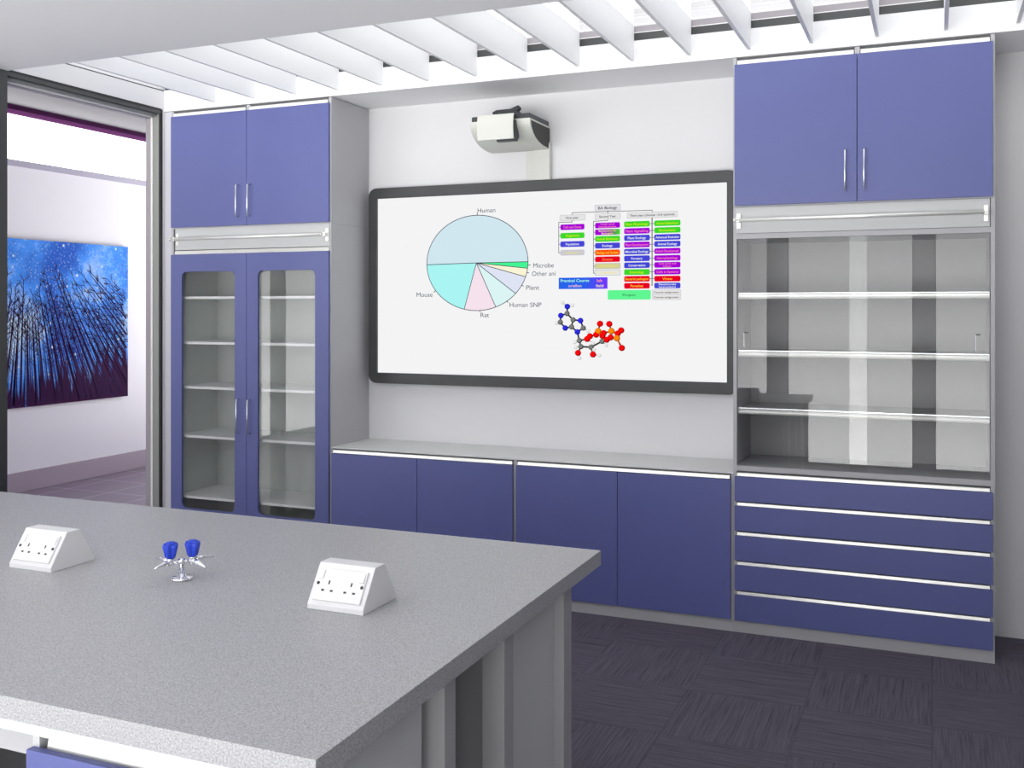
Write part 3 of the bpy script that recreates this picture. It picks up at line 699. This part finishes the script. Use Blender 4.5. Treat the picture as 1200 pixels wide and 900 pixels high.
# ------------------------------------------------------------------ painting in the lobby
def nightsky():
    m, n, out = nt('night_forest_print'); L = n.links.new
    p = n.nodes.new('ShaderNodeBsdfPrincipled'); p.inputs['Roughness'].default_value = .6; p.inputs['Specular IOR Level'].default_value = .05
    tc = n.nodes.new('ShaderNodeTexCoord')
    no = n.nodes.new('ShaderNodeTexNoise'); no.inputs['Scale'].default_value = 1.6; no.inputs['Detail'].default_value = 6; no.inputs['Roughness'].default_value = .6
    L(tc.outputs['Object'], no.inputs['Vector'])
    r = n.nodes.new('ShaderNodeValToRGB'); es = r.color_ramp.elements
    es[0].position = .36; es[0].color = (.030, .13, .60, 1); es[1].position = .70; es[1].color = (.60, .80, 1, 1)
    e = es.new(.52); e.color = (.08, .33, .98, 1)
    L(no.outputs['Fac'], r.inputs[0])
    def stars(scale, th, amt):
        v = n.nodes.new('ShaderNodeTexVoronoi'); v.inputs['Scale'].default_value = scale; L(tc.outputs['Object'], v.inputs['Vector'])
        mr = n.nodes.new('ShaderNodeMapRange'); mr.inputs[1].default_value = th; mr.inputs[2].default_value = 0; mr.inputs[3].default_value = 0; mr.inputs[4].default_value = amt
        L(v.outputs['Distance'], mr.inputs[0]); return mr.outputs[0]
    ad = n.nodes.new('ShaderNodeMath'); ad.operation = 'ADD'; ad.use_clamp = True
    L(stars(42, .30, .75), ad.inputs[0]); L(stars(9, .15, 1.8), ad.inputs[1])
    mx = n.nodes.new('ShaderNodeMix'); mx.data_type = 'RGBA'
    L(ad.outputs[0], mx.inputs[0]); L(r.outputs[0], mx.inputs[6]); mx.inputs[7].default_value = (.85, .93, 1, 1)
    # dark plum ground rising from the bottom edge of the print
    sx = n.nodes.new('ShaderNodeSeparateXYZ'); L(tc.outputs['Object'], sx.inputs[0])
    n2 = n.nodes.new('ShaderNodeTexNoise'); n2.inputs['Scale'].default_value = 14; n2.inputs['Detail'].default_value = 4
    mpp = n.nodes.new('ShaderNodeMapping'); mpp.inputs['Scale'].default_value = (1, 1.6, .12); L(tc.outputs['Object'], mpp.inputs[0]); L(mpp.outputs[0], n2.inputs['Vector'])
    a = n.nodes.new('ShaderNodeMath'); a.operation = 'MULTIPLY_ADD'; a.inputs[1].default_value = -1.0; L(n2.outputs['Fac'], a.inputs[0]); L(sx.outputs[2], a.inputs[2])
    b2 = n.nodes.new('ShaderNodeMath'); b2.operation = 'MULTIPLY_ADD'; b2.inputs[1].default_value = -.20; L(sx.outputs[1], b2.inputs[0]); L(a.outputs[0], b2.inputs[2])
    mr = n.nodes.new('ShaderNodeMapRange'); mr.inputs[1].default_value = -.80; mr.inputs[2].default_value = -.96; mr.inputs[3].default_value = 0; mr.inputs[4].default_value = 1
    L(b2.outputs[0], mr.inputs[0])
    m2 = n.nodes.new('ShaderNodeMix'); m2.data_type = 'RGBA'; L(mr.outputs[0], m2.inputs[0]); L(mx.outputs[2], m2.inputs[6]); m2.inputs[7].default_value = (.050, .007, .052, 1)
    L(m2.outputs[2], p.inputs['Base Color']); L(p.outputs[0], out.inputs[0]); return m
M['print'] = nightsky()
M['ink_tree'] = mat('plum_tree_ink', (.035, .008, .06), .6, spec=.05)
PY0, PY1, PZ0, PZ1 = 5.05, 8.041, .780, 2.325
XP = XL+.045
pt = mb('plum').box(XL+.002, XP-.001, PY0, PY1, PZ0, PZ1)
pt.use('print').quad((XP, PY0, PZ0), (XP, PY1, PZ0), (XP, PY1, PZ1), (XP, PY0, PZ1))
pt.use('ink_tree')
def seg(ya, za, yb_, zb_, wa, wb_):
    # tapered stroke on the print, clipped to the canvas
    def cl(y, z): return (min(max(y, PY0), PY1), min(max(z, PZ0), PZ1))
    if not (PY0 < ya < PY1 and PZ0 <= za < PZ1): return
    yb_, zb_ = cl(yb_, zb_)
    d = Vector((yb_-ya, zb_-za));
    if d.length < 1e-4: return
    d.normalize(); nx, nz = -d.y, d.x
    pp = [(ya+nx*wa/2, za+nz*wa/2), (ya-nx*wa/2, za-nz*wa/2), (yb_-nx*wb_/2, zb_-nz*wb_/2), (yb_+nx*wb_/2, zb_+nz*wb_/2)]
    pt.poly([(XP+.0008, *cl(*q)) for q in pp])
rnd = random.Random(5)
AY, AZ = 6.77, 2.71     # the trunks lean towards this point
for i in range(190):
    yb0 = 5.0+4.5*(i+.5+rnd.uniform(-.45, .45))/190
    zb0 = .80
    big = i % 4 == 0
    f = rnd.uniform(.46, .66) if big else rnd.uniform(.25, .55)
    ye, ze = yb0+(AY-yb0)*f, zb0+(AZ-zb0)*f
    w = rnd.uniform(.026, .038) if big else rnd.uniform(.008, .018)
    bend = rnd.uniform(-.012, .012)
    prev = (yb0, zb0); NS = 14
    for s_ in range(1, NS+1):
        q = s_/NS; cur = (yb0+(ye-yb0)*q+bend*math.sin(PI*q), zb0+(ze-zb0)*q)
        seg(prev[0], prev[1], cur[0], cur[1], w*(1-.85*(q-1/NS)), w*(1-.85*q)+.001)
        if q > .62:
            for r_ in range(2 if big else 1):
                sd = rnd.choice((-1, 1)); ln = rnd.uniform(.04, .11)*(1.5-q)*1.6
                a_ = math.atan2(cur[1]-prev[1], cur[0]-prev[0])+sd*rnd.uniform(.35, .95)
                ey, ez = cur[0]+ln*math.cos(a_), cur[1]+ln*math.sin(a_)
                seg(cur[0], cur[1], ey, ez, .006, .003)
                a2 = a_-sd*.5; seg((cur[0]+ey)/2, (cur[1]+ez)/2, (cur[0]+ey)/2+.045*math.cos(a2), (cur[1]+ez)/2+.045*math.sin(a2), .004, .002)
        prev = cur
tag(pt.build('canvas_picture'), 'blue night forest picture with stars hung on the lobby wall seen through the doorway', 'painting')

# ------------------------------------------------------------------ light: overcast sky and added ground glow through skylight and windows
wd = bpy.data.worlds.new('sky'); S.world = wd; wd.use_nodes = True
n = wd.node_tree; n.nodes.clear(); L = n.links.new
tc = n.nodes.new('ShaderNodeTexCoord'); sx = n.nodes.new('ShaderNodeSeparateXYZ'); L(tc.outputs['Generated'], sx.inputs[0])
mr = n.nodes.new('ShaderNodeMapRange'); mr.inputs[1].default_value = -.25; mr.inputs[2].default_value = .05; L(sx.outputs[2], mr.inputs[0])
mx = n.nodes.new('ShaderNodeMix'); mx.data_type = 'RGBA'; L(mr.outputs[0], mx.inputs[0])
mx.inputs[6].default_value = (2.5, 2.5, 2.48, 1); mx.inputs[7].default_value = (.985, .987, 1, 1)  # first colour is an added glow from below that lifts the ceiling
bg = n.nodes.new('ShaderNodeBackground'); L(mx.outputs[2], bg.inputs[0])
zr = n.nodes.new('ShaderNodeMapRange'); zr.interpolation_type = 'SMOOTHSTEP'; zr.inputs[1].default_value = .05; zr.inputs[2].default_value = .65; zr.inputs[3].default_value = 3.5; zr.inputs[4].default_value = 1.5
L(sx.outputs[2], zr.inputs[0]); L(zr.outputs[0], bg.inputs[1])   # bright hazy horizon, dimmer zenith
ow = n.nodes.new('ShaderNodeOutputWorld'); L(bg.outputs[0], ow.inputs[0])
def portal(name, loc, rot, sx_, sy_):
    l = bpy.data.lights.new(name, 'AREA'); l.shape = 'RECTANGLE'; l.size = sx_; l.size_y = sy_; l.cycles.is_portal = True
    o = bpy.data.objects.new(name, l); COL.objects.link(o); o.location = loc; o.rotation_euler = rot
portal('portal_skylight', ((XW+XS)/2, (YC+YF)/2, 3.26), (0, 0, 0), XS-XW, YF-YC)
for k in range(4):
    x0, x1 = PX[k][1], PX[k+1][0]
    portal('portal_window', ((x0+x1)/2, YW-.15, ZC/2), (PI/2, 0, 0), x1-x0, ZC)
portal('portal_lobby', (XL-.15, 4.1, 3.277), (0, -PI/2, 0), .46, 11)
portal('portal_lobby_side', (XL-.15, -.42, 1.5), (0, -PI/2, 0), 2.95, 1.7)
portal('portal_lobby_end', ((XL+XW-.3)/2, 9.75, 1.8), (-PI/2, 0, 0), 2.4, 3.4)
portal('portal_lobby_end', ((XL+XW-.3)/2, -1.35, 1.8), (PI/2, 0, 0), 2.4, 3.4)

S.view_settings.view_transform = 'Standard'; S.view_settings.look = 'None'; S.view_settings.gamma = 1
S.view_settings.use_curve_mapping = False; S.view_settings.exposure = 0
cy = S.cycles
cy.use_denoising = True; cy.max_bounces = 12; cy.diffuse_bounces = 6; cy.glossy_bounces = 5; cy.transparent_max_bounces = 24
cy.caustics_reflective = False; cy.caustics_refractive = False; cy.sample_clamp_indirect = 6
